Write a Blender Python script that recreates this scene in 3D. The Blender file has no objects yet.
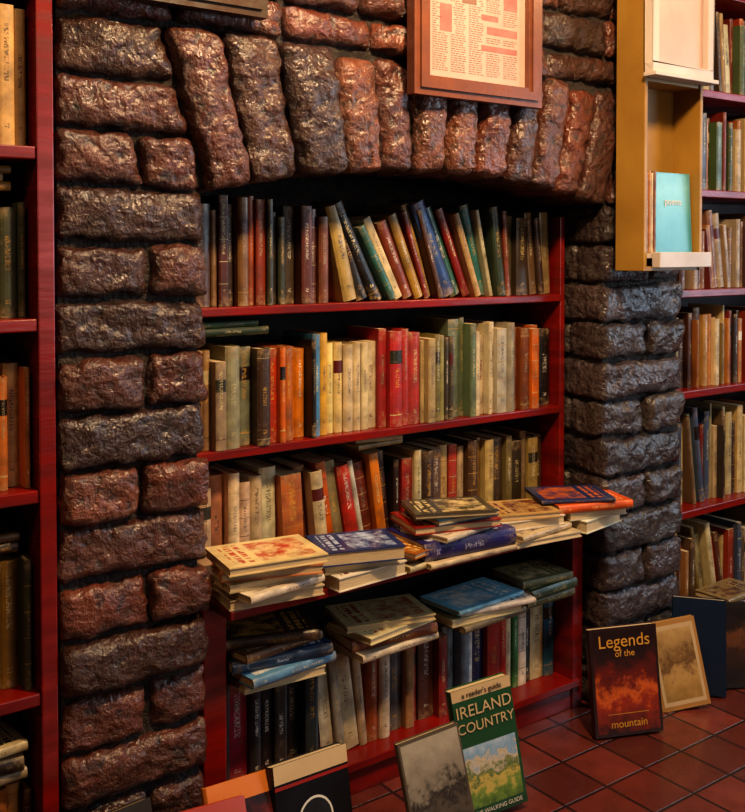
import bpy, math, random
from mathutils import Vector, Matrix, noise
random.seed(7)
D=2.0
sc=bpy.context.scene
def lin(h):
    r=[int(h[i:i+2],16)/255 for i in (0,2,4)]
    return tuple([(c/12.92 if c<=.04045 else ((c+.055)/1.055)**2.4) for c in r]+[1.0])
# ---------------------------------------------------------------- node helpers
class NT:
    def __init__(s,name):
        s.m=bpy.data.materials.new(name); s.m.use_nodes=True
        s.t=s.m.node_tree; s.b=s.t.nodes['Principled BSDF']
    def n(s,t,**k):
        x=s.t.nodes.new(t)
        for a,b in k.items(): setattr(x,a,b)
        return x
    def l(s,a,b): s.t.links.new(a,b)
    def setin(s,sock,v):
        if isinstance(v,(int,float,tuple)): sock.default_value=v
        else: s.l(v,sock)
    def math(s,op,a,b=0.0,c=0.0):
        x=s.n('ShaderNodeMath',operation=op)
        for i,v in enumerate((a,b,c)): s.setin(x.inputs[i],v)
        return x.outputs[0]
    def mix(s,f,a,b,mode='MIX'):
        x=s.n('ShaderNodeMixRGB',blend_type=mode)
        s.setin(x.inputs[0],f); s.setin(x.inputs[1],a); s.setin(x.inputs[2],b)
        return x.outputs[0]
    def noise(s,vec,scale,detail=4,rough=.55):
        x=s.n('ShaderNodeTexNoise'); x.inputs['Scale'].default_value=scale
        x.inputs['Detail'].default_value=detail; x.inputs['Roughness'].default_value=rough
        if vec is not None: s.l(vec,x.inputs['Vector'])
        return x.outputs['Fac']
    def ramp(s,f,lo,hi,a=0.0,b=1.0):
        x=s.n('ShaderNodeMapRange'); s.setin(x.inputs[0],f)
        for i,v in enumerate((lo,hi,a,b)): x.inputs[i+1].default_value=v
        return x.outputs[0]
    def attr(s,name,out='Color'):
        x=s.n('ShaderNodeAttribute'); x.attribute_name=name; return x.outputs[out]
    def obj(s): return s.n('ShaderNodeTexCoord').outputs['Object']
    def bump(s,h,strength=.4,dist=.01,sock='Normal'):
        x=s.n('ShaderNodeBump'); x.inputs['Strength'].default_value=strength
        x.inputs['Distance'].default_value=dist; s.l(h,x.inputs['Height'])
        s.l(x.outputs[0],s.b.inputs[sock]); return x
    def base(s,v): s.setin(s.b.inputs['Base Color'],v)
    def rough(s,v): s.setin(s.b.inputs['Roughness'],v)

def simple(name,c1,c2=None,scale=8,rough=.5,bump=.15,stretch=None,dist=.004):
    m=NT(name); co=m.obj()
    if stretch:
        mp=m.n('ShaderNodeMapping'); m.l(co,mp.inputs[0]); mp.inputs['Scale'].default_value=stretch; co=mp.outputs[0]
    f=m.noise(co,scale,6)
    m.base(m.mix(m.ramp(f,.3,.7),lin(c1),lin(c2 or c1)))
    m.rough(m.ramp(f,.3,.7,rough-.06,rough+.08))
    if bump: m.bump(m.noise(co,scale*4,5),bump,dist)
    return m.m

# stone
def stone_mat():
    m=NT('hewn_stone'); co=m.obj()
    n1=m.noise(co,9,6); n2=m.noise(co,42,9,.64); n3=m.noise(co,140,6,.6)
    n4=m.noise(co,42,3,.5)
    vo=m.n('ShaderNodeTexVoronoi'); vo.inputs['Scale'].default_value=48; m.l(co,vo.inputs['Vector'])
    c=m.attr('Col')
    c=m.mix(m.ramp(n1,.42,.68,0,.65),c,lin('30140a'),'MIX')
    c=m.mix(m.ramp(n2,.58,.72,0,.16),c,lin('947060'))
    c=m.mix(m.ramp(n2,.34,.48,.88,0),c,lin('090503'))
    m.base(c); m.rough(m.ramp(n3,.35,.65,.28,.46))
    m.b.inputs['Specular IOR Level'].default_value=.6
    m.b.inputs['Coat Weight'].default_value=.85; m.b.inputs['Coat Roughness'].default_value=.19
    m.b.inputs['Coat Tint'].default_value=(1,.93,.88,1)
    h=m.math('ADD',m.math('MULTIPLY',n2,1.5),m.math('MULTIPLY',n3,.3))
    h=m.math('ADD',h,m.math('MULTIPLY',vo.outputs['Distance'],.4))
    m.bump(h,1.0,.017)
    h2=m.math('ADD',m.math('MULTIPLY',n4,1.2),m.math('MULTIPLY',n2,.3))
    m.bump(h2,1.0,.0085,'Coat Normal'); return m.m
M_stone=stone_mat()
M_mortar=simple('mortar','443a34','18120f',22,.75,1.0,dist=.015)
M_red=simple('red_painted_wood','8a180c','5e0c08',5,.28,.12,(1,1,6))
M_reddark=simple('dark_red_board','300808','1e0404',5,.5,.1)
M_ochre=simple('ochre_painted_wood','a47e36','8c6626',5,.45,.1)
M_white=simple('white_painted_wood','c4b8ae','b4a69c',9,.4,.05)
M_frame=simple('salmon_wood_frame','7c4a34','643826',14,.3,.15,(1,1,1))
M_framedk=simple('dark_wood_frame','4a2e18','32200f',14,.3,.15)
M_paper=simple('aged_paper','b89c90','a88a7c',6,.6,0)
M_ink=simple('print_ink','84604e','745242',20,.6,0)
M_pink=simple('pink_print','a06a60','90584e',30,.6,0)
M_gold=simple('gold_print','d8a040','c08a30',20,.4,0)
M_whiteink=simple('white_print','d8d4ca','ccc8bc',20,.5,0)
M_blackink=simple('black_print','101012','1c1c20',20,.5,0)
M_plaster=simple('plaster','54463a','4a3e32',4,.8,.2)
M_ceil=simple('ceiling_paint','8a7c68','7c6e5c',3,.8,.1)
M_backboard=simple('near_black_back','1a1210','0e0a09',8,.8,.3)  # near-black board behind the fireplace shelves

def books_mats():
    m=NT('book_spine'); uv=m.n('ShaderNodeUVMap').outputs[0]
    sx=m.n('ShaderNodeSeparateXYZ'); m.l(uv,sx.inputs[0]); u,v=sx.outputs[0],sx.outputs[1]
    rnd=m.attr('Rnd','Fac'); col=m.attr('Col'); ink=m.attr('Ink')
    cb=m.n('ShaderNodeCombineXYZ'); m.l(m.math('MULTIPLY',u,5.0),cb.inputs[0]); m.l(m.math('MULTIPLY',v,85),cb.inputs[1]); m.l(m.math('MULTIPLY',rnd,91),cb.inputs[2])
    t=m.ramp(m.noise(cb.outputs[0],1.0,1.0),.49,.56)
    ru=m.math('LESS_THAN',m.math('ABSOLUTE',m.math('SUBTRACT',u,.5)),.15)
    c2=m.math('ADD',m.math('MULTIPLY',rnd,.2),.5)
    rv=m.math('LESS_THAN',m.math('ABSOLUTE',m.math('SUBTRACT',v,c2)),m.math('ADD',m.math('MULTIPLY',rnd,.14),.09))
    rv2=m.math('LESS_THAN',m.math('ABSOLUTE',m.math('SUBTRACT',v,.14)),.02)
    msk=m.math('MULTIPLY',m.math('MULTIPLY',t,ru),m.math('MAXIMUM',rv,rv2))
    w=m.noise(m.obj(),22,6); w2=m.noise(m.obj(),70,6,.7)
    c=m.mix(m.math('MULTIPLY',msk,.75),col,ink)
    c=m.mix(m.ramp(w,.33,.7,0,.6),c,lin('2c1c12'))
    ve=m.math('ABSOLUTE',m.math('SUBTRACT',v,.5))
    wear=m.math('MULTIPLY',m.ramp(ve,.36,.5),m.ramp(w2,.42,.6,0,.6))
    c=m.mix(wear,c,lin('b4986e'))
    c=m.mix(m.ramp(w2,.58,.74,0,.3),c,lin('b09878'))
    m.base(c); m.rough(m.ramp(w,.3,.7,.24,.5)); m.bump(w2,.3,.003); sp=m.m
    m=NT('book_cover'); uv=m.n('ShaderNodeUVMap').outputs[0]
    sx=m.n('ShaderNodeSeparateXYZ'); m.l(uv,sx.inputs[0]); u,v=sx.outputs[0],sx.outputs[1]
    rnd=m.attr('Rnd','Fac'); col=m.attr('Col'); ink=m.attr('Ink')
    cb=m.n('ShaderNodeCombineXYZ'); m.l(u,cb.inputs[0]); m.l(v,cb.inputs[1]); m.l(m.math('MULTIPLY',rnd,31),cb.inputs[2])
    art=m.ramp(m.noise(cb.outputs[0],4.5,8,.72),.42,.6)
    au=m.math('LESS_THAN',m.math('ABSOLUTE',m.math('SUBTRACT',u,.5)),.40)
    av=m.math('LESS_THAN',m.math('ABSOLUTE',m.math('SUBTRACT',v,.36)),.28)
    am=m.math('MULTIPLY',m.math('MULTIPLY',au,av),art)
    cb2=m.n('ShaderNodeCombineXYZ'); m.l(m.math('MULTIPLY',u,16),cb2.inputs[0]); m.l(m.math('MULTIPLY',v,7),cb2.inputs[1]); m.l(m.math('MULTIPLY',rnd,57),cb2.inputs[2])
    t=m.math('GREATER_THAN',m.noise(cb2.outputs[0],1.0,1.0),.47)
    rows=m.math('GREATER_THAN',m.math('FRACT',m.math('MULTIPLY',v,10.5)),.38)
    tv=m.math('LESS_THAN',m.math('ABSOLUTE',m.math('SUBTRACT',v,.81)),.1)
    tm=m.math('MULTIPLY',m.math('MULTIPLY',t,rows),m.math('MULTIPLY',tv,au))
    c=m.mix(m.math('MAXIMUM',am,tm),col,ink)
    w=m.noise(m.obj(),18,6)
    c=m.mix(m.ramp(w,.4,.75,0,.4),c,lin('2c2018'))
    m.base(c); m.rough(.24); cv=m.m
    m=NT('book_board'); w=m.noise(m.obj(),18,6); c=m.mix(m.ramp(w,.4,.75,0,.3),m.attr('Col'),lin('2c2018'))
    m.base(c); m.rough(.42); bd=m.m
    m=NT('book_pages')
    mp=m.n('ShaderNodeMapping'); m.l(m.n('ShaderNodeUVMap').outputs[0],mp.inputs[0]); mp.inputs['Scale'].default_value=(60,1.5,1)
    f=m.noise(mp.outputs[0],3,3)
    c=m.mix(m.ramp(f,.35,.65),lin('ecdab4'),lin('98794e')); m.base(c); m.rough(.75); m.bump(f,.3,.002)
    return [sp,cv,bd,m.m]
BM=books_mats()

# ---------------------------------------------------------------- mesh builder
class MB:
    def __init__(s): s.v=[];s.f=[];s.m=[];s.c=[];s.k=[];s.r=[];s.uv=[]
    def quad(s,pts,mat=0,col=(1,1,1,1),ink=(0,0,0,1),rnd=0.0,uv=None):
        b=len(s.v); s.v+= [tuple(p) for p in pts]; s.f.append(tuple(range(b,b+len(pts))))
        s.m.append(mat); s.c.append(col); s.k.append(ink); s.r.append(rnd)
        s.uv.append(uv or ([(0,0),(1,0),(1,1),(0,1)]+[(0,0)]*9)[:len(pts)])
    def box(s,x0,x1,y0,y1,z0,z1,mat=0,col=(1,1,1,1),ink=(0,0,0,1),rnd=0.0,M=None,skip='',mats=None):
        P=[Vector(p) for p in ((x0,y0,z0),(x1,y0,z0),(x1,y1,z0),(x0,y1,z0),(x0,y0,z1),(x1,y0,z1),(x1,y1,z1),(x0,y1,z1))]
        if M: P=[M@p for p in P]
        F={'f':(0,1,5,4),'r':(1,2,6,5),'b':(2,3,7,6),'l':(3,0,4,7),'t':(4,5,6,7),'d':(3,2,1,0)}
        for k,q in F.items():
            if k in skip: continue
            s.quad([P[i] for i in q],(mats or {}).get(k,mat),col,ink,rnd)
    def build(s,name,mats,smooth=False,bevel=0,parent=None):
        me=bpy.data.meshes.new(name); me.from_pydata(s.v,[],s.f)
        for m in mats: me.materials.append(m)
        me.polygons.foreach_set('material_index',s.m)
        def fa(n,data,t,key):
            a=me.attributes.new(n,t,'FACE'); a.data.foreach_set(key,data)
        if s.c:
            fa('Col',[x for c in s.c for x in c],'FLOAT_COLOR','color')
            fa('Ink',[x for c in s.k for x in c],'FLOAT_COLOR','color')
            fa('Rnd',s.r,'FLOAT','value')
        ul=me.uv_layers.new(name='UVMap')
        ul.data.foreach_set('uv',[x for q in s.uv for p in q for x in p])
        if smooth: me.polygons.foreach_set('use_smooth',[True]*len(s.f))
        me.update()
        o=bpy.data.objects.new(name,me); sc.collection.objects.link(o)
        if bevel:
            import bmesh
            bm=bmesh.new(); bm.from_mesh(me); bmesh.ops.remove_doubles(bm,verts=bm.verts,dist=1e-5); bm.to_mesh(me); bm.free()
            b=o.modifiers.new('bevel','BEVEL'); b.width=bevel; b.segments=2; b.limit_method='ANGLE'
        if parent: o.parent=parent
        return o

# ---------------------------------------------------------------- books
INKS=['d8c890','c89a40','1a1614','c8b88c','b08a40','6a1c18']
def book(mb,M,t,h,d,col,ink=None,rnd=None,cover=False,soft=False,band=None):
    """thickness along x, spine facing -y, height along z"""
    c=lin(col) if isinstance(col,str) else col
    lum=c[0]*.3+c[1]*.5+c[2]*.2
    if ink is None: ink=random.choice(['1a1614','6a1c18','2a3050','4a3a20']) if lum>.3 else random.choice(['d8c890','e8e0d0','c89a40','b0a080'])
    ik=lin(ink); r=random.random() if rnd is None else rnd
    bt=.0012 if soft else .003; ov=0 if soft else .003
    bulge=.001 if soft else min(.006,t*.16)
    cm={'l':1,'r':1} if cover else None
    mb.box(0,bt,.003,d,0,h,2,c,ik,r,M,mats=cm); mb.box(t-bt,t,.003,d,0,h,2,c,ik,r,M,mats=cm)
    mb.box(bt,t-bt,.003,d-ov,ov,h-ov,3,c,ik,r,M,skip='f')
    if band is None: band=random.random()<.38
    if band:
        bc=lin(random.choice(INKS)); k=random.random()
        lab=lin(random.choice(['141010','5a1410','c8b890','2a2c1c','e0d8c0']))
        if k<.4: zs=[0,.12,.13,.66,.8,1]; cols=[c,bc,c,lab,c]
        elif k<.7: zs=[0,.2,.206,.4,.406,.6,.606,.8,.806,1]; cols=[c,bc,c,bc,c,bc,c,bc,c]
        else: zs=[0,.06,.065,.9,.905,1]; cols=[c,bc,c,bc,c]
    else: zs=[0,1]; cols=[c]
    N=6; prof=[(t*i/N,.003-bulge*math.sin(math.pi*i/N)-(.0015 if 0<i<N else 0)) for i in range(N+1)]
    for a in range(len(zs)-1):
        z0,z1=zs[a],zs[a+1]
        for i in range(N):
            (xa,ya),(xb,yb)=prof[i],prof[i+1]
            P=[M@Vector(p) for p in ((xa,ya,z0*h),(xb,yb,z0*h),(xb,yb,z1*h),(xa,ya,z1*h))]
            mb.quad(P,0,cols[a],ik,r,[(i/N,z0),((i+1)/N,z0),((i+1)/N,z1),(i/N,z1)])
    for z in (0,h):
        mb.quad([M@Vector((x,y,z)) for x,y in prof],2,c,ik,r)

def var(hexc,k=.22):
    c=lin(hexc); f=1+random.uniform(-k,k)
    L=.3*c[0]+.55*c[1]+.15*c[2]
    return tuple([max(.004,min(1,(L+(x-L)*1.1)*f*.95*(1+random.uniform(-.06,.06)))) for x in c[:3]]+[1])
def row(spec,x0,x1,y,z,d=.15,name='row_of_books',yj=.022,hj=.06,maxh=None,hs=1.0,lj=0):
    """spec: (hex, thickness mm, height mm[, lean deg])"""
    mb=MB(); x=x0; prevh=0; pl=0
    sp=[]
    for s in spec:
        L=s[3] if len(s)>3 else 0
        parts=2 if (s[1]>42 and L==0) else 1
        for _ in range(parts):
            sp.append([s[0],s[1]/parts*random.uniform(.6,1.4),s[2]*hs*(1+random.uniform(-hj*1.6,hj*.8)),L])
    tot=0; l0=0; ph=.24; g=0
    for s in sp:
        L=s[3]
        if L>0 and l0==0: g+=.9*ph*math.tan(math.radians(L))
        tot+=s[1]/1000/math.cos(math.radians(L)); l0=L; ph=s[2]/1000
    sca=(x1-x0-g)/tot
    for s in sp:
        t=s[1]/1000*sca; h=s[2]/1000; L=s[3]
        if maxh: h=min(h,maxh)
        if L>0 and pl==0: x+=.9*min(prevh,h)*math.tan(math.radians(L))
        a=math.radians(L); yy=y+random.uniform(-yj,yj)
        tw=Matrix.Rotation(math.radians(random.uniform(-1.5,1.5)),4,'Z')
        M=Matrix.Translation((x,yy,z+.0008))@Matrix.Rotation(-a,4,'Y')@tw
        col=var(s[0])
        book(mb,M,t-.0012,h,min(d,h*.72),col,soft=random.random()<.35)
        x+=t/math.cos(a); prevh=h; pl=L
    return mb.build(name,BM)
def rrow(pal,x0,x1,y,z,h0,h1,tm=(14,38),d=.15,lean=0,name='row_of_books'):
    spec=[]; w=0; ln=0
    while w<(x1-x0)*1000-14:
        t=random.uniform(*tm)
        if ln==0 and lean and random.random()<.12: ln=random.choice([5,8,11]); cnt=random.randint(3,6)
        if ln:
            cnt-=1
            if cnt<0: ln=0
        spec.append((random.choice(pal),t,random.uniform(h0,h1)*1000,ln)); w+=t
    return row(spec,x0,x1,y,z,d,name,hj=.03)
def stack(spec,x,y,z,name='stack_of_books'):
    mb=MB(); zz=z+.0008
    for s in spec:
        col,w,dd,t,rot,ink=s[:6]; dx=s[6] if len(s)>6 else 0; dy=s[7] if len(s)>7 else 0; side=s[8] if len(s)>8 else 's'
        cx,cy=x+dx+w/2,y+dy+dd/2
        R=Matrix(((0,0,1,0),(0,1,0,0),(-1,0,0,0),(0,0,0,1)))
        B=Matrix.Translation((-w/2,-dd/2,t))@R
        extra=Matrix.Rotation(math.radians(rot+(180 if side=='p' else 0)),4,'Z')
        M=Matrix.Translation((cx,cy,zz))@extra@B
        book(mb,M,t,w,dd,var(col,.05),ink,cover=True,band=False)
        zz+=t+.0008
    return mb.build(name,BM)

# ---------------------------------------------------------------- room
def slab(name,x0,x1,y0,y1,z0,z1,mat):
    mb=MB(); mb.box(x0,x1,y0,y1,z0,z1); return mb.build(name,[mat])
XL,XR,YF,YB,H=-1.6,4.8,-2.6,2.45,2.75
def floor_mat():
    m=NT('terracotta_tiles'); co=m.obj()
    b=m.n('ShaderNodeTexBrick'); m.l(co,b.inputs[0]); b.offset=0; b.squash=1
    b.inputs['Scale'].default_value=1; b.inputs['Brick Width'].default_value=.155; b.inputs['Row Height'].default_value=.155
    b.inputs['Mortar Size'].default_value=.005; b.inputs['Mortar Smooth'].default_value=.3; b.inputs['Bias'].default_value=0
    b.inputs[1].default_value=lin('7c3a30'); b.inputs[2].default_value=lin('50241e'); b.inputs[3].default_value=lin('241a18')
    n=m.noise(co,14,6)
    c=m.mix(m.ramp(n,.35,.75,0,.55),b.outputs[0],lin('381814'))
    m.base(c); m.rough(m.ramp(n,.3,.7,.14,.32)); m.b.inputs['Specular IOR Level'].default_value=.7
    h=m.math('SUBTRACT',m.math('MULTIPLY',n,.25),b.outputs[1]); m.bump(h,.6,.005); return m.m
slab('floor',XL,XR,YF,YB,-.1,0,floor_mat())
slab('ceiling',XL,XR,YF,YB,H,H+.1,M_ceil)
slab('wall_back',XL-.1,XR+.1,YB,YB+.1,-.1,H+.1,M_plaster)
slab('wall_left',XL-.1,XL,YF,YB,-.1,H+.1,M_plaster)
def wall_with_window(name,axis,pos,a0,a1,w0,w1,z0,z1,out):
    mb=MB()
    for (p,q,r,s) in ((a0,w0,-.1,H+.1),(w1,a1,-.1,H+.1),(w0,w1,-.1,z0),(w0,w1,z1,H+.1)):
        if axis=='x': mb.box(min(pos,pos+out),max(pos,pos+out),p,q,r,s)
        else: mb.box(p,q,min(pos,pos+out),max(pos,pos+out),r,s)
    mb.build(name,[M_plaster])
wall_with_window('wall_right','x',XR,YF,YB,-.6,1.2,.9,2.4,.1)
wall_with_window('wall_front','y',YF,XL,XR,1.6,3.4,.9,2.4,-.1)
def window(name,axis,pos,w0,w1,z0,z1):
    mb=MB(); t=.05
    for (p,q,r,s) in ((w0,w0+t,z0,z1),(w1-t,w1,z0,z1),(w0,w1,z0,z0+t),(w0,w1,z1-t,z1),((w0+w1)/2-.02,(w0+w1)/2+.02,z0,z1),(w0,w1,(z0+z1)/2-.02,(z0+z1)/2+.02)):
        if axis=='x': mb.box(pos,pos+.05,p,q,r,s)
        else: mb.box(p,q,pos-.05,pos,r,s)
    mb.build(name,[M_white])
window('window_1','x',XR+.02,-.6,1.2,.9,2.4); window('window_2','y',YF-.02,1.6,3.4,.9,2.4)

# ---------------------------------------------------------------- fireplace
PX0,PX1,PX2,PX3=.684,1.022,2.335,2.72
YR=2.43
def arch(x): return 1.525+.075*(1-((x-1.677)/.663)**2)
SP=['6a3824','562e1c','743c24','482614','603220','3c2014','7a4630','522c1e']
def stone(mb,C,seed,r=.017,amp=.0095,col=None,sp=.0115):
    """C[i][j][k] 8 corners"""
    sx=(C[1][0][0]-C[0][0][0]).length; sy=(C[0][1][0]-C[0][0][0]).length; sz=(C[0][0][1]-C[0][0][0]).length
    nx,ny,nz=max(3,round(sx/sp)),max(3,round(sy/(sp*1.6))),max(3,round(sz/sp))
    S=Vector((sx,sy,sz)); hs=S/2; idx={}
    sd=Vector((seed*3.1,seed*1.7,seed*.9))
    def vert(i,j,k):
        key=(i,j,k)
        if key in idx: return idx[key]
        q=Vector((i/nx*sx,j/ny*sy,k/nz*sz))-hs
        inn=Vector([max(-(h-r),min(h-r,c)) for c,h in zip(q,hs)])
        d=q-inn
        if d.length>1e-9: n=d.normalized(); q=inn+n*r
        else: n=Vector((0,0,0))
        fx=1-(2*i/nx-1)**4; fz=1-(2*k/nz-1)**4
        if j==0: q=q+Vector((0,-.011*fx*fz,0))
        u=[(a+h)/(2*h) for a,h in zip(q,hs)]
        p=Vector((0,0,0))
        for a in (0,1):
            for b in (0,1):
                for c in (0,1):
                    p+=C[a][b][c]*((u[0] if a else 1-u[0])*(u[1] if b else 1-u[1])*(u[2] if c else 1-u[2]))
        dn=amp*.8*noise.noise(p*10+sd)+amp*.9*noise.noise(p*24+sd)+amp*.8*noise.noise(p*50+sd)
        e=noise.noise(p*15+sd*2)
        if e>.2: dn-=amp*1.6*(e-.2)
        if n.y>-.5: dn=min(dn,.0025)
        p=p+n*dn
        idx[key]=len(mb.v); mb.v.append(tuple(p)); return idx[key]
    c=var(col or random.choice(SP),.22)
    def F(a):
        mb.f.append(tuple(a)); mb.m.append(0); mb.c.append(c); mb.k.append(c); mb.r.append(0.); mb.uv.append([(0,0)]*4)
    for i in range(nx):
        for k in range(nz): F((vert(i,0,k),vert(i+1,0,k),vert(i+1,0,k+1),vert(i,0,k+1)))
        for j in range(ny):
            F((vert(i,j,nz),vert(i+1,j,nz),vert(i+1,j+1,nz),vert(i,j+1,nz)))
            F((vert(i,j+1,0),vert(i+1,j+1,0),vert(i+1,j,0),vert(i,j,0)))
    for j in range(ny):
        for k in range(nz):
            F((vert(0,j+1,k),vert(0,j,k),vert(0,j,k+1),vert(0,j+1,k+1)))
            F((vert(nx,j,k),vert(nx,j+1,k),vert(nx,j+1,k+1),vert(nx,j,k+1)))
def hexa(x00,x10,x01,x11,y0,y1,z00,z10,z01,z11,j=.004):
    J=lambda: random.uniform(-j,j)
    out=[[[None,None],[None,None]],[[None,None],[None,None]]]
    for a,b,x,z in ((0,0,x00,z00),(1,0,x10,z10),(0,1,x01,z01),(1,1,x11,z11)):
        jx,jz=J(),J()
        out[a][0][b]=Vector((x+jx,y0+J()*1.5,z+jz)); out[a][1][b]=Vector((x+jx,y1,z+jz))
    return out
mb=MB(); seed=0; ch=.1177; g=.003
def bstone(x0,x1,y0,y1,z0,z1,**k):
    global seed; seed+=1
    stone(mb,hexa(x0+g,x1-g,x0+g,x1-g,y0+random.uniform(-.01,.008),y1,z0+g,z0+g,z1-g,z1-g),seed,**k)
for k in range(13):
    z0,z1=k*ch,(k+1)*ch
    for side,(a,b) in enumerate(((PX0,PX1),(PX2,PX3))):
        yd=2.19 if k%2==0 else 2.13
        yd+=random.uniform(-.02,.02)
        colr=None if side==0 else random.choice(['3c3536','463c3c','322e30','4e4444'])  # right pillar greyed: cool window light put into the stone colour
        if k%2==0: bstone(a,b,D,yd,z0,z1,col=colr)
        else:
            s=a+(b-a)*random.uniform(.5,.62); bstone(a,s,D,yd,z0,z1,col=colr); bstone(s,b,D,yd,z0,z1,col=colr)
        s=yd+g
        bstone(a,b,s,YR-.03,z0,z1,sp=.02,col=colr)
# spandrels beside the arch
TZ=1.882
def xl(z): return 1.012-.095*(z-1.53)/.35
for k,(z0,z1) in enumerate(((1.53,1.645),(1.645,1.76),(1.76,TZ))):
    for side in (0,1):
        def mk(f0,f1):
            global seed; seed+=1
            a0=PX0+(xl(z0)-PX0)*f0; a1=PX0+(xl(z0)-PX0)*f1; b0=PX0+(xl(z1)-PX0)*f0; b1=PX0+(xl(z1)-PX0)*f1
            if side==0: hx=hexa(a0+g,a1-g,b0+g,b1-g,D,2.2,z0+g,z0+g,z1-g,z1-g)
            else:
                m=lambda x:PX0+PX3-.04-x
                hx=hexa(m(a1)+g,m(a0)-g,m(b1)+g,m(b0)-g,D,2.2,z0+g,z0+g,z1-g,z1-g)
            stone(mb,hx,seed)
        if k==0: mk(0,.58); mk(.58,1)
        elif k==1: mk(0,1)
        else: mk(0,1)
# voussoirs
NV=12
bx=[PX1-.004]; w=[random.uniform(.88,1.12)*(1.15 if i<4 else 1) for i in range(NV)]; s=sum(w)
for q in w: bx.append(bx[-1]+q/s*(PX2-PX1+.008))
tx=[(x-1.677)*(.765/.663)+1.677 for x in bx]
for i in range(NV):
    seed+=1; t0=TZ+random.uniform(-.02,.005)
    stone(mb,hexa(bx[i]+.0045,bx[i+1]-.0045,tx[i]+.0045,tx[i+1]-.0045,D-.008+random.uniform(-.014,.01),2.22,arch(bx[i]),arch(bx[i+1]),t0,t0,.003),seed,r=.019,amp=.009)
# courses above
z=TZ+.004
for hh in (.085,.11,.11,.12,.115,.12,.115,.12):
    x=PX0
    while x<PX3-.01:
        w_=random.uniform(.16,.33)
        if PX3-(x+w_)<.12: w_=PX3-x
        bstone(x,x+w_,D,2.2,z,min(z+hh,H),sp=.014); x+=w_
    z+=hh
nst=len(mb.f)
ins=.02
def mbox(x0,x1,y0,y1,z0,z1): mb.box(x0,x1,y0,y1,z0,z1,1)
mbox(PX0+.008,PX1-ins,D+ins,YR,0,1.535); mbox(PX2+ins,PX3-.008,D+ins,YR,0,1.535)
n=24; xs=[PX0+.008,PX1-ins]+[PX1+(PX2-PX1)*i/n for i in range(n+1)]+[PX2+ins,PX3-.008]
zz=[1.535,1.535]+[arch(PX1+(PX2-PX1)*i/n)+.014 for i in range(n+1)]+[1.535,1.535]
for i in range(len(xs)-1):
    a,b,za,zb=xs[i],xs[i+1],zz[i],zz[i+1]
    mb.quad([(a,D+ins,za),(b,D+ins,zb),(b,D+ins,H),(a,D+ins,H)],1)
    if 1<=i<len(xs)-2: mb.quad([(a,YR,za),(b,YR,zb),(b,D+ins,zb),(a,D+ins,za)],1)
for x in (PX0+.008,PX3-.008): mb.quad([(x,D+ins,1.535),(x,YR,1.535),(x,YR,H),(x,D+ins,H)],1)
mb.quad([(PX0,YR,0),(PX3,YR,0),(PX3,YR,H),(PX0,YR,H)],1)
fp=mb.build('stone_fireplace',[M_stone,M_mortar],smooth=True)
for p in fp.data.polygons[nst:]: p.use_smooth=False

# ---------------------------------------------------------------- shelves in fireplace
SA,SB,SC,SD=1.26,.915,.59,.09
mb=MB(); X0,X1=1.036,2.318
for zt,yf in ((SA,2.135),(SB,2.135),(SC,1.965),(SD,2.05)):
    mb.box(X0+.02,X1-.02,yf,2.40,zt-.022,zt)
mb.box(X0+.02,X1-.02,2.065,2.08,0.0,SD-.022)
mb.box(X0,X0+.02,2.14,2.40,0,1.5); mb.box(X1-.02,X1,2.14,2.40,0,1.5)
mb.box(X0,X0+.06,2.06,2.14,0.0,SC-.022); mb.box(X1-.045,X1,2.06,2.14,0.0,SC-.022)
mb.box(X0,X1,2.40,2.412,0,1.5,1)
mb.build('fireplace_bookshelf',[M_red,M_backboard],bevel=.003)

rowB=[('8a6a4a',45,240),('a08a70',32,225),('8a8a70',42,262),('7c7f68',38,250),('4a3a30',37,240),('a83a28',34,238),('b8632c',53,232),('e0842c',50,235),('1c1a1c',21,262),('4a80a8',31,262),('e0b050',37,262),('e8d090',50,240),('d8c4a0',27,232),('d8c4a0',27,232),('d0bc98',27,232),('d8c4a0',27,232),('b03a38',30,265),('a83434',30,265),('b03a38',30,268),('b84440',30,265),('a8946c',46,232),('8a8550',46,238),('4a4438',46,248),('6d7c64',40,285),('647458',50,280),('d8c8a0',46,242),('e0d0b0',45,262),('b0a898',38,250),('9c9484',34,262),('a0562c',32,255),('8a4a28',28,258),('d07030',25,255),('c06028',23,255),('141214',42,250)]
row(rowB,1.06,2.294,2.155,SB,hj=.035)
rowA=[('4a3428',40,245),('8a6a48',24,250),('5a2a20',22,255),('3c2a22',32,250),('7a5a38',24,258),('b0562c',20,262),('8c3a22',26,250),('3a3c2c',26,250),('28281f',26,242),('3a4030',30,236),('4a4030',26,246),('5a2a20',40,262),('5a2e22',38,262),('7a4a34',36,235),
 ('b09860',28,240,13),('1c1a18',30,255,20),('151515',34,275,27),('d8d4c4',12,268,29),('3a7068',20,240,29),('c8b890',22,235,27),('7a3c28',26,250,24),('a08040',24,260,23),('8a3428',22,240,19),('b09060',22,268,18),('5a3a28',24,250,18),('2c4c88',32,272,24),('24503c',30,262,24),('8a2a24',22,272,23),('c0a070',22,245,20),('2c6a60',26,262,15),('d8ccb0',16,245,13),('3a4a38',30,250,8),('8a4a38',24,238,4),('5a5038',30,256,0),('3c3426',34,250),('7a6040',36,258,6),('3c2c24',30,240,6),('8a7450',26,250,3)]
row(rowA,1.06,2.290,2.155,SA,hj=.07)
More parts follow.
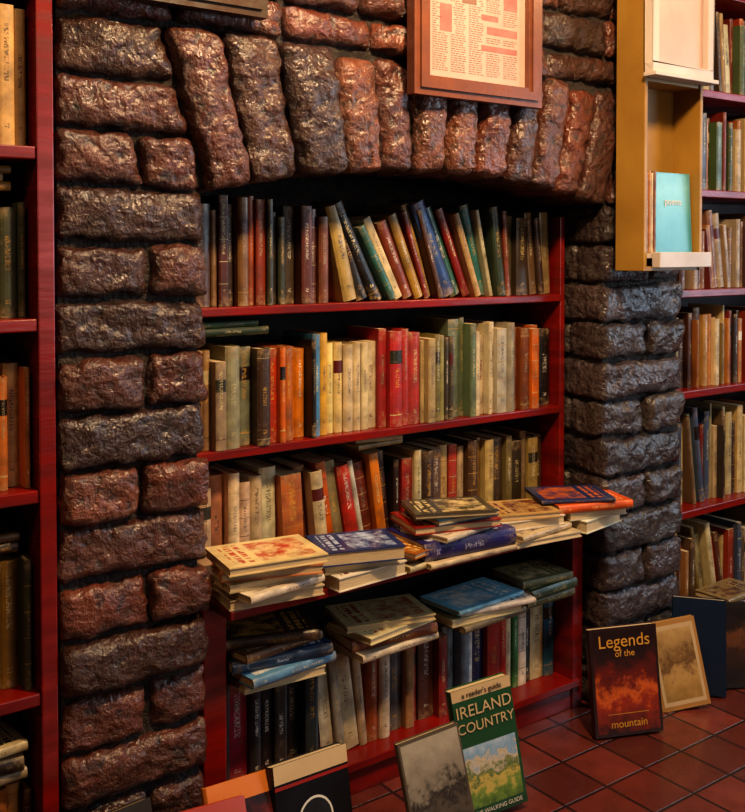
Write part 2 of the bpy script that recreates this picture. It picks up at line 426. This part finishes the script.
rowC=[('b89878',40,240),('c8ac8c',30,238),('c0886e',30,250),('e0cca8',34,245),('d0ae94',36,250),('b8a080',34,246),('e0d4b0',32,240),('b0683e',44,248,3),('6a3a28',30,240,4),('d8c8a4',34,248,6),('c8682c',28,252,8),('9c8a68',24,240,9),('b83a30',28,250,10),('e0d8c8',20,246,11),('8a4030',30,240,10),('d88038',26,240,8),('4a2c22',30,238,6),('2a2020',28,242),('9a3028',28,240),('d8c8a0',22,244),('3a2c24',30,240),('7a5a40',30,235),('b89868',30,246),('a83c2c',24,240),('d0bc94',28,246),('5a4430',34,240),('8a6a40',30,245),('b8a474',26,240),('4a3c2c',34,238),('7a7048',32,246),('3a3020',34,240),('7a6a48',30,240),('b09860',26,242),('4a3a28',34,238)]
row(rowC,1.06,2.29,2.20,SC,d=.13)
rowD=[('3a3028',26,260),('b03048',40,262),('3c3c40',38,255),('202024',36,260),('3a3834',40,252),('1c2628',36,262),('2a3a3c',36,262),('d0c8b4',32,262,5),('8c8878',34,260,7),('d8c4a0',36,258,8),('c8b090',34,262,6),('b86038',30,260),('e0d4bc',28,262),('6a6a68',38,258),('a8805c',36,262),('9a3a2c',34,255),('5a3428',36,258),('8a2c24',34,250),('9ab4c0',58,262),('88a4b4',40,262),('f0ece4',22,262),('26345c',38,262),('b83a30',32,250),('c83a34',30,245),('e8dcbc',34,262),('3a7a48',28,262),('e8e0cc',32,262),('2a3a38',30,258),('e0d0a8',34,264),('3a80b0',30,262)]
row(rowD,1.10,2.268,2.12,SD,d=.16,maxh=.264)
stack([('2c4030',.21,.14,.02,0,'c8b890'),('3a5a3c',.16,.12,.015,2,'c8b890',.02)],1.06,2.16,SB+.272)
stack([('a88858',.16,.11,.014,4,'402018'),('d0b890',.15,.11,.012,-6,'402018',.01)],1.56,2.19,SC+.264)

# piles on the ledge
stack([('c8b898',.235,.165,.024,-8,'7a1c18',0,.01,'p'),('e0d4b8',.22,.16,.018,9,'5a3020',.0,-.01,'s'),('b8a888',.24,.165,.018,-3,'5a3020',-.012,0.01,'p'),('c88058',.235,.17,.022,-20,'3a3020',0,0,'p'),('e4cca0',.24,.18,.02,-9,'b84830',-.01,-.015,'p')],1.065,1.94,SC)
stack([('e0d8c4',.215,.15,.034,4,'7a1c18',0,0,'p'),('a89878',.2,.15,.02,-10,'402018',0,0.01,'p'),('2c3c6a',.21,.16,.034,-18,'b8c8e8',0,-.01,'p')],1.315,1.93,SC)
stack([('c8b48c',.2,.15,.016,8,'7a1c18',0,-.01,'s'),('b87038',.21,.15,.018,-12,'402018',0,0,'p'),('9a6030',.2,.15,.014,14,'f0c878',0,-.01,'p')],1.53,1.955,SC)
stack([('d0c0a0',.3,.15,.014,0,'402018',0,-.02,'s'),('28286c',.3,.18,.046,-4,'c8c8e8',0,-.01,'s'),('d8d0b8',.2,.16,.014,11,'402018',.03,-.01,'s'),('9a2c20',.25,.17,.02,-15,'f0c878',.01,0,'p'),('284c60',.2,.15,.016,-3,'c8d0c8',.05,.0,'p'),('4a4438',.22,.16,.014,-24,'e0c890',.02,-.01,'p')],1.60,1.94,SC)
stack([('c8b898',.24,.16,.016,-6,'402018',0,-.035,'p'),('c8b48c',.22,.15,.018,7,'402018',.0,-.025,'s'),('e8dcc4',.21,.15,.026,-10,'402018',0,0,'p'),('c09868',.2,.16,.016,-20,'6a3020',0,0,'p')],1.9,1.945,SC)
stack([('f0e8d4',.19,.15,.036,10,'402018',.04,.01,'p'),('c8c0ac',.2,.15,.022,-12,'402018',.03,0,'p'),('d86028',.24,.17,.024,-18,'ffd080',0,-.01,'s'),('26345c',.22,.17,.01,-28,'c86830',-.02,0.01,'s')],2.105,1.91,SC)
# piles lying on lower row
ZQ=SD+.266
stack([('d0c0a0',.22,.15,.022,-4,'402018',.02,0,'p'),('70a0c4',.25,.16,.024,6,'f0ece0',.01,-.015,'s'),('28486c',.26,.16,.03,-8,'c8d0e0',0,0,'s'),('6a4a34',.23,.16,.022,7,'d8c090',.0,0,'s'),('4a382c',.23,.16,.024,-18,'c89a40',0,0,'s')],1.115,2.03,ZQ)
stack([('e0d0b0',.26,.16,.02,3,'402018',0,0,'s'),('8a4c34',.26,.16,.03,-6,'e0c080',0,.01,'s'),('e8d8b0',.24,.16,.018,9,'b05038',0,-.01,'p'),('d8c098',.25,.17,.016,-14,'a05a40',0,0,'p')],1.45,2.02,ZQ)
stack([('7a6a50',.25,.16,.018,4,'402018',.02,0,'s'),('c8b898',.25,.16,.02,-4,'402018',.0,0,'p'),('f0e8d8',.25,.16,.014,-9,'402018',.04,-.01,'s'),('8ac4e0',.26,.16,.012,4,'f8f4e8',.0,0,'s')],1.765,2.015,ZQ)
stack([('6a6a40',.2,.15,.025,0,'d8c090',0,0,'s'),('4a5a38',.2,.15,.03,4,'d8c090',0,-.01,'s'),('7a7a58',.19,.15,.022,-6,'d8c090',0,0,'s')],2.06,2.04,ZQ)

# ---------------------------------------------------------------- side bookcases
def bookcase(name,x0,x1,yf,zs,top,back=2.43):
    mb=MB(); t=.034
    mb.box(x0,x0+t,yf,back,0,top); mb.box(x1-t,x1,yf,back,0,top)
    mb.box(x0+t,x1-t,yf,back,top-.03,top); 
    for z in zs: mb.box(x0+t,x1-t,yf+.004,back-.012,z-.026,z)
    mb.box(x0+t,x1-t,yf+.02,yf+.035,0,zs[0]-.026)
    mb.box(x0+t,x1-t,back-.012,back,0,top-.03,1)
    return mb.build(name,[M_red,M_reddark],bevel=.003)
ZS=[.10,.503,.915,1.26,1.604,1.947,2.3]
bookcase('wooden_bookcase',-.45,.680,2.0,ZS,2.7)
bookcase('wooden_bookcase',2.728,4.0,2.09,ZS,2.7)
WARM=['a86a3c','b88a58','c8a878','7a4028','5a3424','c0ac84','a8442c','8a7040','b87840','4a3a30','b8a880','6a5440','d0c098','48583c','7c2c24','44506a','4a2c20','3a3430']
LIGHT=['d8b078','c89860','ecdab4','b87040','a07850','ece0c8','d0b080']
DARK=['4c5038','7a7038','5c4028','a89848','303030','5a6048','8a6830']
xa,xb=-.41,.640
rrow(LIGHT,xa,xb,2.05,1.604,.27,.30,(16,34))
rrow(DARK,xa,xb,2.05,1.26,.225,.25,(16,34))
rrow(LIGHT,xa,xb,2.05,.915,.23,.255,(14,30))
rrow(DARK+['c8b088'],xa,xb,2.05,.503,.24,.27,(16,34))
rrow(WARM,xa,xb,2.06,.10,.2,.22,(16,34))
rrow(WARM,xa,xb,2.05,1.947,.22,.26,(16,34))
stack([('c8a060',.18,.14,.018,3,'402018'),('e0d0a8',.17,.14,.015,-4,'402018'),('b08848',.18,.14,.016,4,'402018')],.43,2.06,1.26+.257)
stack([('3a2c22',.17,.14,.02,0,'c8a060'),('8a6a44',.17,.14,.018,4,'402018')],.45,2.06,.503+.278)
stack([('b0a080',.18,.14,.022,3,'402018'),('2a2420',.18,.14,.03,-5,'c8a060'),('d8c8a0',.18,.14,.02,6,'402018')],.44,2.02,.10+.227)
xa,xb=2.765,3.96
for z,h0,h1,pal in ((1.947,.24,.29,WARM),(1.604,.22,.29,WARM),(1.26,.2,.28,['7a5a48','5a443a','9a6a48','4a3c38','a88c70','6a3430','b8a890']),(.915,.22,.28,WARM),(.503,.25,.34,WARM+['d8b888','c8b890']),(.10,.25,.33,WARM)):
    rrow(pal,xa,xb,2.14,z,h0,h1,(14,34),lean=1)

# ---------------------------------------------------------------- hanging display cabinet
cx0,cx1,cy0,cy1,cz0,cz1=2.345,2.62,1.86,1.965,1.335,2.5
mb=MB(); t=.014
mb.box(cx0,cx0+t,cy0,cy1,cz0,cz1); mb.box(cx1-t,cx1,cy0,cy1,cz0,cz1)
mb.box(cx0+t,cx1-t,cy0+.004,cy1,cz0,cz0+t); mb.box(cx0+t,cx1-t,cy0+.004,cy1,cz1-t,cz1); mb.box(cx0+t,cx1-t,cy1-.008,cy1,cz0+t,cz1-t)
mb.box(cx0+t,cx1-t,cy0+.004,cy1-.008,1.885,1.9)
mb.box(cx0+.035,cx1+.006,cy0-.03,cy0-.001,1.345,1.39,1)
mb.box(cx0+t,cx1-t,cy0,cy1-.008,1.372,1.386,1)
mb.build('wall_display_cabinet',[M_ochre,M_white],bevel=.002)
mb=MB(); zc=1.3868
x=cx0+.016
for c,tt,h in (('8a5a30',.014,.235),('b07838',.012,.24),('d8c8a0',.008,.235),('6a4024',.014,.24)):
    book(mb,Matrix.Translation((x,cy0+.008,zc)),tt,h,.085,var(c)); x+=tt+.001
mb.build('row_of_books',BM)

def coverbook(name,loc,rotz,lean,w,h,t,col,panels=(),texts=(),roll=0,mats=None):
    mb=MB()
    mb.box(-w/2,w/2,-t,-t+.003,0,h,0); mb.box(-w/2,w/2,-.003,0,0,h,0)
    mb.box(-w/2+.001,w/2-.004,-t+.003,-.003,.003,h-.003,1)
    N=5
    for i in range(N):
        a,b=math.pi*i/N,math.pi*(i+1)/N
        P=[(-w/2-.004*math.sin(a),-t+t*(i/N),0),(-w/2-.004*math.sin(b),-t+t*((i+1)/N),0)]
        mb.quad([(P[1][0],P[1][1],0),(P[0][0],P[0][1],0),(P[0][0],P[0][1],h),(P[1][0],P[1][1],h)],0)
    ml=[simple(name+'_cover',col,col,12,.28,.03),BM[3]]
    for i,(u0,v0,u1,v1,m) in enumerate(panels):
        ml.append(m); y=-t-.0004*(i+1)
        if u1<0:
            pts=[(-w/2+u0*w+v1*math.cos(2*math.pi*k/28),y,v0*h+v1*math.sin(2*math.pi*k/28)) for k in range(28)]
            mb.quad(pts,len(ml)-1,uv=[(0,0)]*28)
        else: mb.quad([(-w/2+u0*w,y,v0*h),(-w/2+u1*w,y,v0*h),(-w/2+u1*w,y,v1*h),(-w/2+u0*w,y,v1*h)],len(ml)-1)
    o=mb.build(name,ml)
    o.matrix_world=Matrix.Translation(loc)@Matrix.Rotation(math.radians(rotz),4,'Z')@Matrix.Rotation(math.radians(-lean),4,'X')@Matrix.Rotation(math.radians(roll),4,'Y')
    for i,(s,u,v,size,m) in enumerate(texts):
        cu=bpy.data.curves.new('title','FONT'); cu.body=s; cu.size=size; cu.align_x='CENTER'; cu.extrude=.0003
        cu.materials.append(m)
        to=bpy.data.objects.new('title_%d'%(i+1),cu); sc.collection.objects.link(to); to.parent=o
        to.matrix_local=Matrix.Translation((-w/2+u*w,-t-.0025,v*h))@Matrix.Rotation(math.radians(90),4,'X')
    return o
def pic(name,stops,scale,zmin,zmax,nf=.4):
    m=NT(name); co=m.obj(); sx=m.n('ShaderNodeSeparateXYZ'); m.l(co,sx.inputs[0])
    z=m.ramp(sx.outputs[2],zmin,zmax); n=m.noise(co,scale,7,.65)
    f=m.math('ADD',z,m.math('MULTIPLY',m.math('SUBTRACT',n,.5),nf))
    r=m.n('ShaderNodeValToRGB'); m.l(f,r.inputs[0])
    e=r.color_ramp.elements
    e[0].position=stops[0][0]; e[0].color=lin(stops[0][1]); e[1].position=stops[-1][0]; e[1].color=lin(stops[-1][1])
    for p,c in stops[1:-1]: x=e.new(p); x.color=lin(c)
    m.base(r.outputs[0]); m.rough(.3); return m.m
P_land=pic('landscape_picture',[(0,'2c4420'),(.25,'6c8a3a'),(.4,'c8b060'),(.5,'4a6a38'),(.62,'c8b8a0'),(.72,'7ca0c0'),(1,'b8c8d8')],34,0,.2,.9)
P_bw=pic('greyscale_picture',[(0,'16140f'),(.3,'5a5248'),(.45,'2c2824'),(.6,'888074'),(1,'a8a090')],26,0,.26,1.0)
P_fire=pic('sunset_picture',[(0,'2a0c08'),(.3,'902c10'),(.42,'c86024'),(.55,'6a1c0c'),(.8,'2a1410'),(1,'200c08')],26,0,.28,.8)
P_dark=pic('night_picture',[(0,'140e0c'),(.4,'3a2418'),(.55,'6a4024'),(.7,'2a1a14'),(1,'100c0c')],26,0,.28,.8)
P_sand=pic('parchment_picture',[(0,'907038'),(.35,'b8945c'),(.5,'6a4c2c'),(.65,'9c7c4c'),(1,'c0a068')],24,0,.28,.9)
P_teal=pic('teal_picture',[(0,'3a8898'),(.4,'5aa4b0'),(.7,'78b8c0'),(1,'4a98a8')],16,0,.28,.5)
coverbook('paperback_book',(2.512,1.90,zc),0,3,.175,.24,.02,'5aa4b0',[(0.02,.02,.98,.98,P_teal)],[('poems',.5,.6,.03,M_whiteink)])

mb=MB()
fx0,fx1,fz0,fz1=2.335,2.62,1.905,2.42
M=Matrix.Translation((0,cy0-.006,0))
b=.028
for q in ((fx0,fx1,fz0,fz0+b),(fx0,fx1,fz1-b,fz1),(fx0,fx0+b,fz0+b,fz1-b),(fx1-b,fx1,fz0+b,fz1-b)):
    mb.box(q[0],q[1],-.03,0,q[2],q[3],0,M=M)
mb.box(fx0+b,fx1-b,-.012,-.004,fz0+b,fz1-b,1,M=M)
mb.box(fx0-.006,fx1+.006,-.045,0,fz0-.012,fz0,0,M=M)
mb.build('framed_print',[M_white,simple('pale_pink_print','c8a89c','bc988c',6,.4,0)],bevel=.002)

def frame(name,x0,x1,z0,z1,b,m_f,fill,y=1.968):
    mb=MB()
    def prof(xa,xb,za,zb): mb.box(xa,xb,y-.03,y,za,zb,0)
    prof(x0,x1,z0,z0+b); prof(x0,x1,z1-b,z1); prof(x0,x0+b,z0+b,z1-b); prof(x1-b,x1,z0+b,z1-b)
    c=b*.35
    for q in ((x0+c,x1-c,z0+c,z0+b*.8),(x0+c,x1-c,z1-b*.8,z1-c),(x0+c,x0+b*.8,z0+b*.8,z1-b*.8),(x1-b*.8,x1-c,z0+b*.8,z1-b*.8)):
        mb.box(q[0],q[1],y-.037,y-.03,q[2],q[3],0)
    mb.box(x0+b,x1-b,y-.014,y-.004,z0+b,z1-b,1)
    fill(mb,x0+b,x1-b,z0+b,z1-b,y-.0146)
    return mb.build(name,[m_f,M_paper,M_ink,M_pink],bevel=0)
def news(mb,x0,x1,z0,z1,y):
    def q(a,b,c,d,m): mb.quad([(a,y,c),(b,y,c),(b,y,d),(a,y,d)],m)
    ob=[(x0+.045,x0+.085,z0+.12,z0+.19,3),(x0+.12,x0+.17,z0+.2,z0+.25,2),(x1-.16,x1-.03,z0+.085,z0+.1,3),(x1-.14,x1-.03,z0+.13,z0+.15,3),(x1-.16,x1-.1,z0+.165,z0+.18,3),(x0+.19,x0+.3,z0+.27,z0+.31,3),(x1-.08,x1-.03,z0+.2,z0+.26,3)]
    for o in ob: q(*o)
    for k in range(5):
        a=x0+.02+(x1-x0-.04)*k/5; b=a+(x1-x0-.04)/5-.010; z=z0+.02
        while z<z1-.02:
            x=a
            while x<b-.008:
                w=random.uniform(.005,.016); 
                ok=not any(o[0]-.012<x<o[1]+.004 and o[2]-.006<z<o[3]+.004 for o in ob)
                if ok: q(x,min(b,x+w),z,z+.0018,2)
                x+=w+.003
            z+=.0058
frame('framed_newspaper',1.558,2.005,1.785,2.5,.05,M_frame,news)
def plainfill(mb,x0,x1,z0,z1,y):
    mb.quad([(x0+.04,y,z0+.04),(x1-.04,y,z0+.04),(x1-.04,y,z1-.04),(x0+.04,y,z1-.04)],3)
frame('picture_frame',.725,1.14,1.912,2.45,.045,M_framedk,plainfill)

# ---------------------------------------------------------------- books on the floor
M_cream=simple('cream_label','c8b088','bca078',10,.5,0)
M_dkgreen=simple('green_label','1e4a2c','183c24',10,.4,0)
coverbook('hardcover_book',(2.285,1.865,.004),-24,8,.21,.30,.028,'2a1210',[(.04,.03,.96,.97,P_fire),(.2,.2,.8,.205,M_gold)],[('Legends',.5,.82,.05,M_gold),('of the',.5,.73,.026,M_gold),('mountain',.5,.08,.03,M_gold)],roll=-1)
coverbook('hardcover_book',(2.555,1.862,.004),-30,11,.155,.26,.02,'a87c44',[(.06,.05,.94,.95,M_cream),(.12,.1,.88,.9,P_sand)],[],roll=-8)
coverbook('hardcover_book',(2.68,1.90,.004),-52,8,.16,.29,.03,'1a2a44',[],[])
coverbook('paperback_book',(2.80,1.86,.004),-30,9,.11,.26,.02,'201c1c',[(.06,.05,.94,.95,P_dark)],[])
coverbook('paperback_book',(2.93,1.885,.004),-24,8,.13,.22,.02,'3a281c',[(.04,.04,.96,.96,P_dark)],[('coast',.5,.8,.03,M_gold)])
stack([('c8a878',.24,.13,.03,0,'402018',0,0,'s'),('6a4028',.23,.13,.03,2,'d8c090',0,0,'s'),('b8a880',.24,.13,.028,-2,'402018',0,0,'p'),('8a6038',.22,.13,.03,2,'402018',0,0,'s'),('3a4048',.22,.13,.03,-2,'d8c090',0,0,'s'),('b89868',.24,.13,.03,2,'402018',0,0,'p'),('7a3a28',.22,.13,.03,-2,'d8c090',0,0,'s'),('8a7250',.21,.13,.02,2,'402018',0,0,'s')],2.90,1.948,0)
coverbook('guide_book',(1.70,1.80,.008),-12,9,.17,.31,.03,'1e4a2c',[(0,.91,1,1,M_cream),(.05,.08,.95,.55,P_land),(0,0,1,.05,M_dkgreen)],[('IRELAND',.5,.78,.04,M_cream),('COUNTRY',.5,.66,.034,M_cream),('a reader\'s guide',.5,.93,.018,M_blackink),('THE WALKING GUIDE',.5,.03,.014,M_whiteink)],roll=-5)
coverbook('photo_book',(1.505,1.755,.008),-10,12,.165,.255,.018,'5a5044',[(.03,.03,.97,.97,P_bw)],[],roll=-6)
M_redlab=simple('red_label','9a2418','861c12',10,.4,0)
coverbook('paperback_book',(1.205,1.86,.004),6,14,.21,.245,.03,'14161c',[(.0,.84,1,1,M_cream),(0,.79,1,.82,M_redlab),(.5,.45,-1,.05,M_whiteink),(.5,.45,-1,.045,M_blackink)],[('club',.5,.41,.03,M_whiteink)],roll=4)
coverbook('paperback_book',(1.03,1.80,.004),12,24,.2,.265,.02,'c8742c',[(.08,.08,.92,.84,P_fire)],[],roll=8)
coverbook('paperback_book',(.90,1.74,.004),-8,24,.19,.27,.02,'a83a28',[(.1,.1,.9,.8,P_fire)],[])
coverbook('hardcover_book',(.74,1.82,.004),6,18,.2,.28,.02,'2c241e',[],[])

# ---------------------------------------------------------------- lights
def area(name,loc,target,sx,sy,power,col):
    l=bpy.data.lights.new(name,'AREA'); l.shape='RECTANGLE'; l.size=sx; l.size_y=sy; l.energy=power; l.color=col
    o=bpy.data.objects.new(name,l); sc.collection.objects.link(o); o.location=loc
    o.rotation_euler=(Vector(target)-Vector(loc)).to_track_quat('-Z','Y').to_euler(); return o
area('window_daylight',(XR-.03,.3,1.65),(2.4,1.6,.9),1.7,1.4,42,(.66,.82,1))
area('window_daylight',(2.5,YF+.03,1.65),(1.8,2,.9),1.7,1.4,19,(1,.9,.8))
area('added_left_fill',(1.5,.85,2.68),(1.7,2.0,.75),.18,.18,56,(1,.68,.37))
area('added_left_fill',(1.1,1.5,2.7),(1.3,2.0,1.0),.2,.2,8,(1,.82,.66))
area('added_left_fill',(3.3,.9,2.68),(3.0,2.0,.7),.22,.22,17,(1,.68,.37))
area('added_left_fill',(-.2,.9,2.68),(.4,2.0,.9),.22,.22,8,(1,.68,.37))  # unseen fill added to brighten the left bookcase
w=bpy.data.worlds.new('world'); sc.world=w; w.use_nodes=True
w.node_tree.nodes['Background'].inputs[0].default_value=(.6,.75,1,1); w.node_tree.nodes['Background'].inputs[1].default_value=.6
# camera
cd=bpy.data.cameras.new('camera'); co=bpy.data.objects.new('camera',cd); sc.collection.objects.link(co)
co.location=(0,0,1.4); co.rotation_euler=(math.radians(88.5),0,math.radians(-36.4))
cd.sensor_width=36; cd.lens=36*1000/812; cd.shift_y=-131/812; cd.clip_start=.05
sc.camera=co
try:
    sc.view_settings.view_transform='Standard'; sc.view_settings.exposure=-.12; sc.view_settings.look='Medium High Contrast'
except Exception as e: print(e)
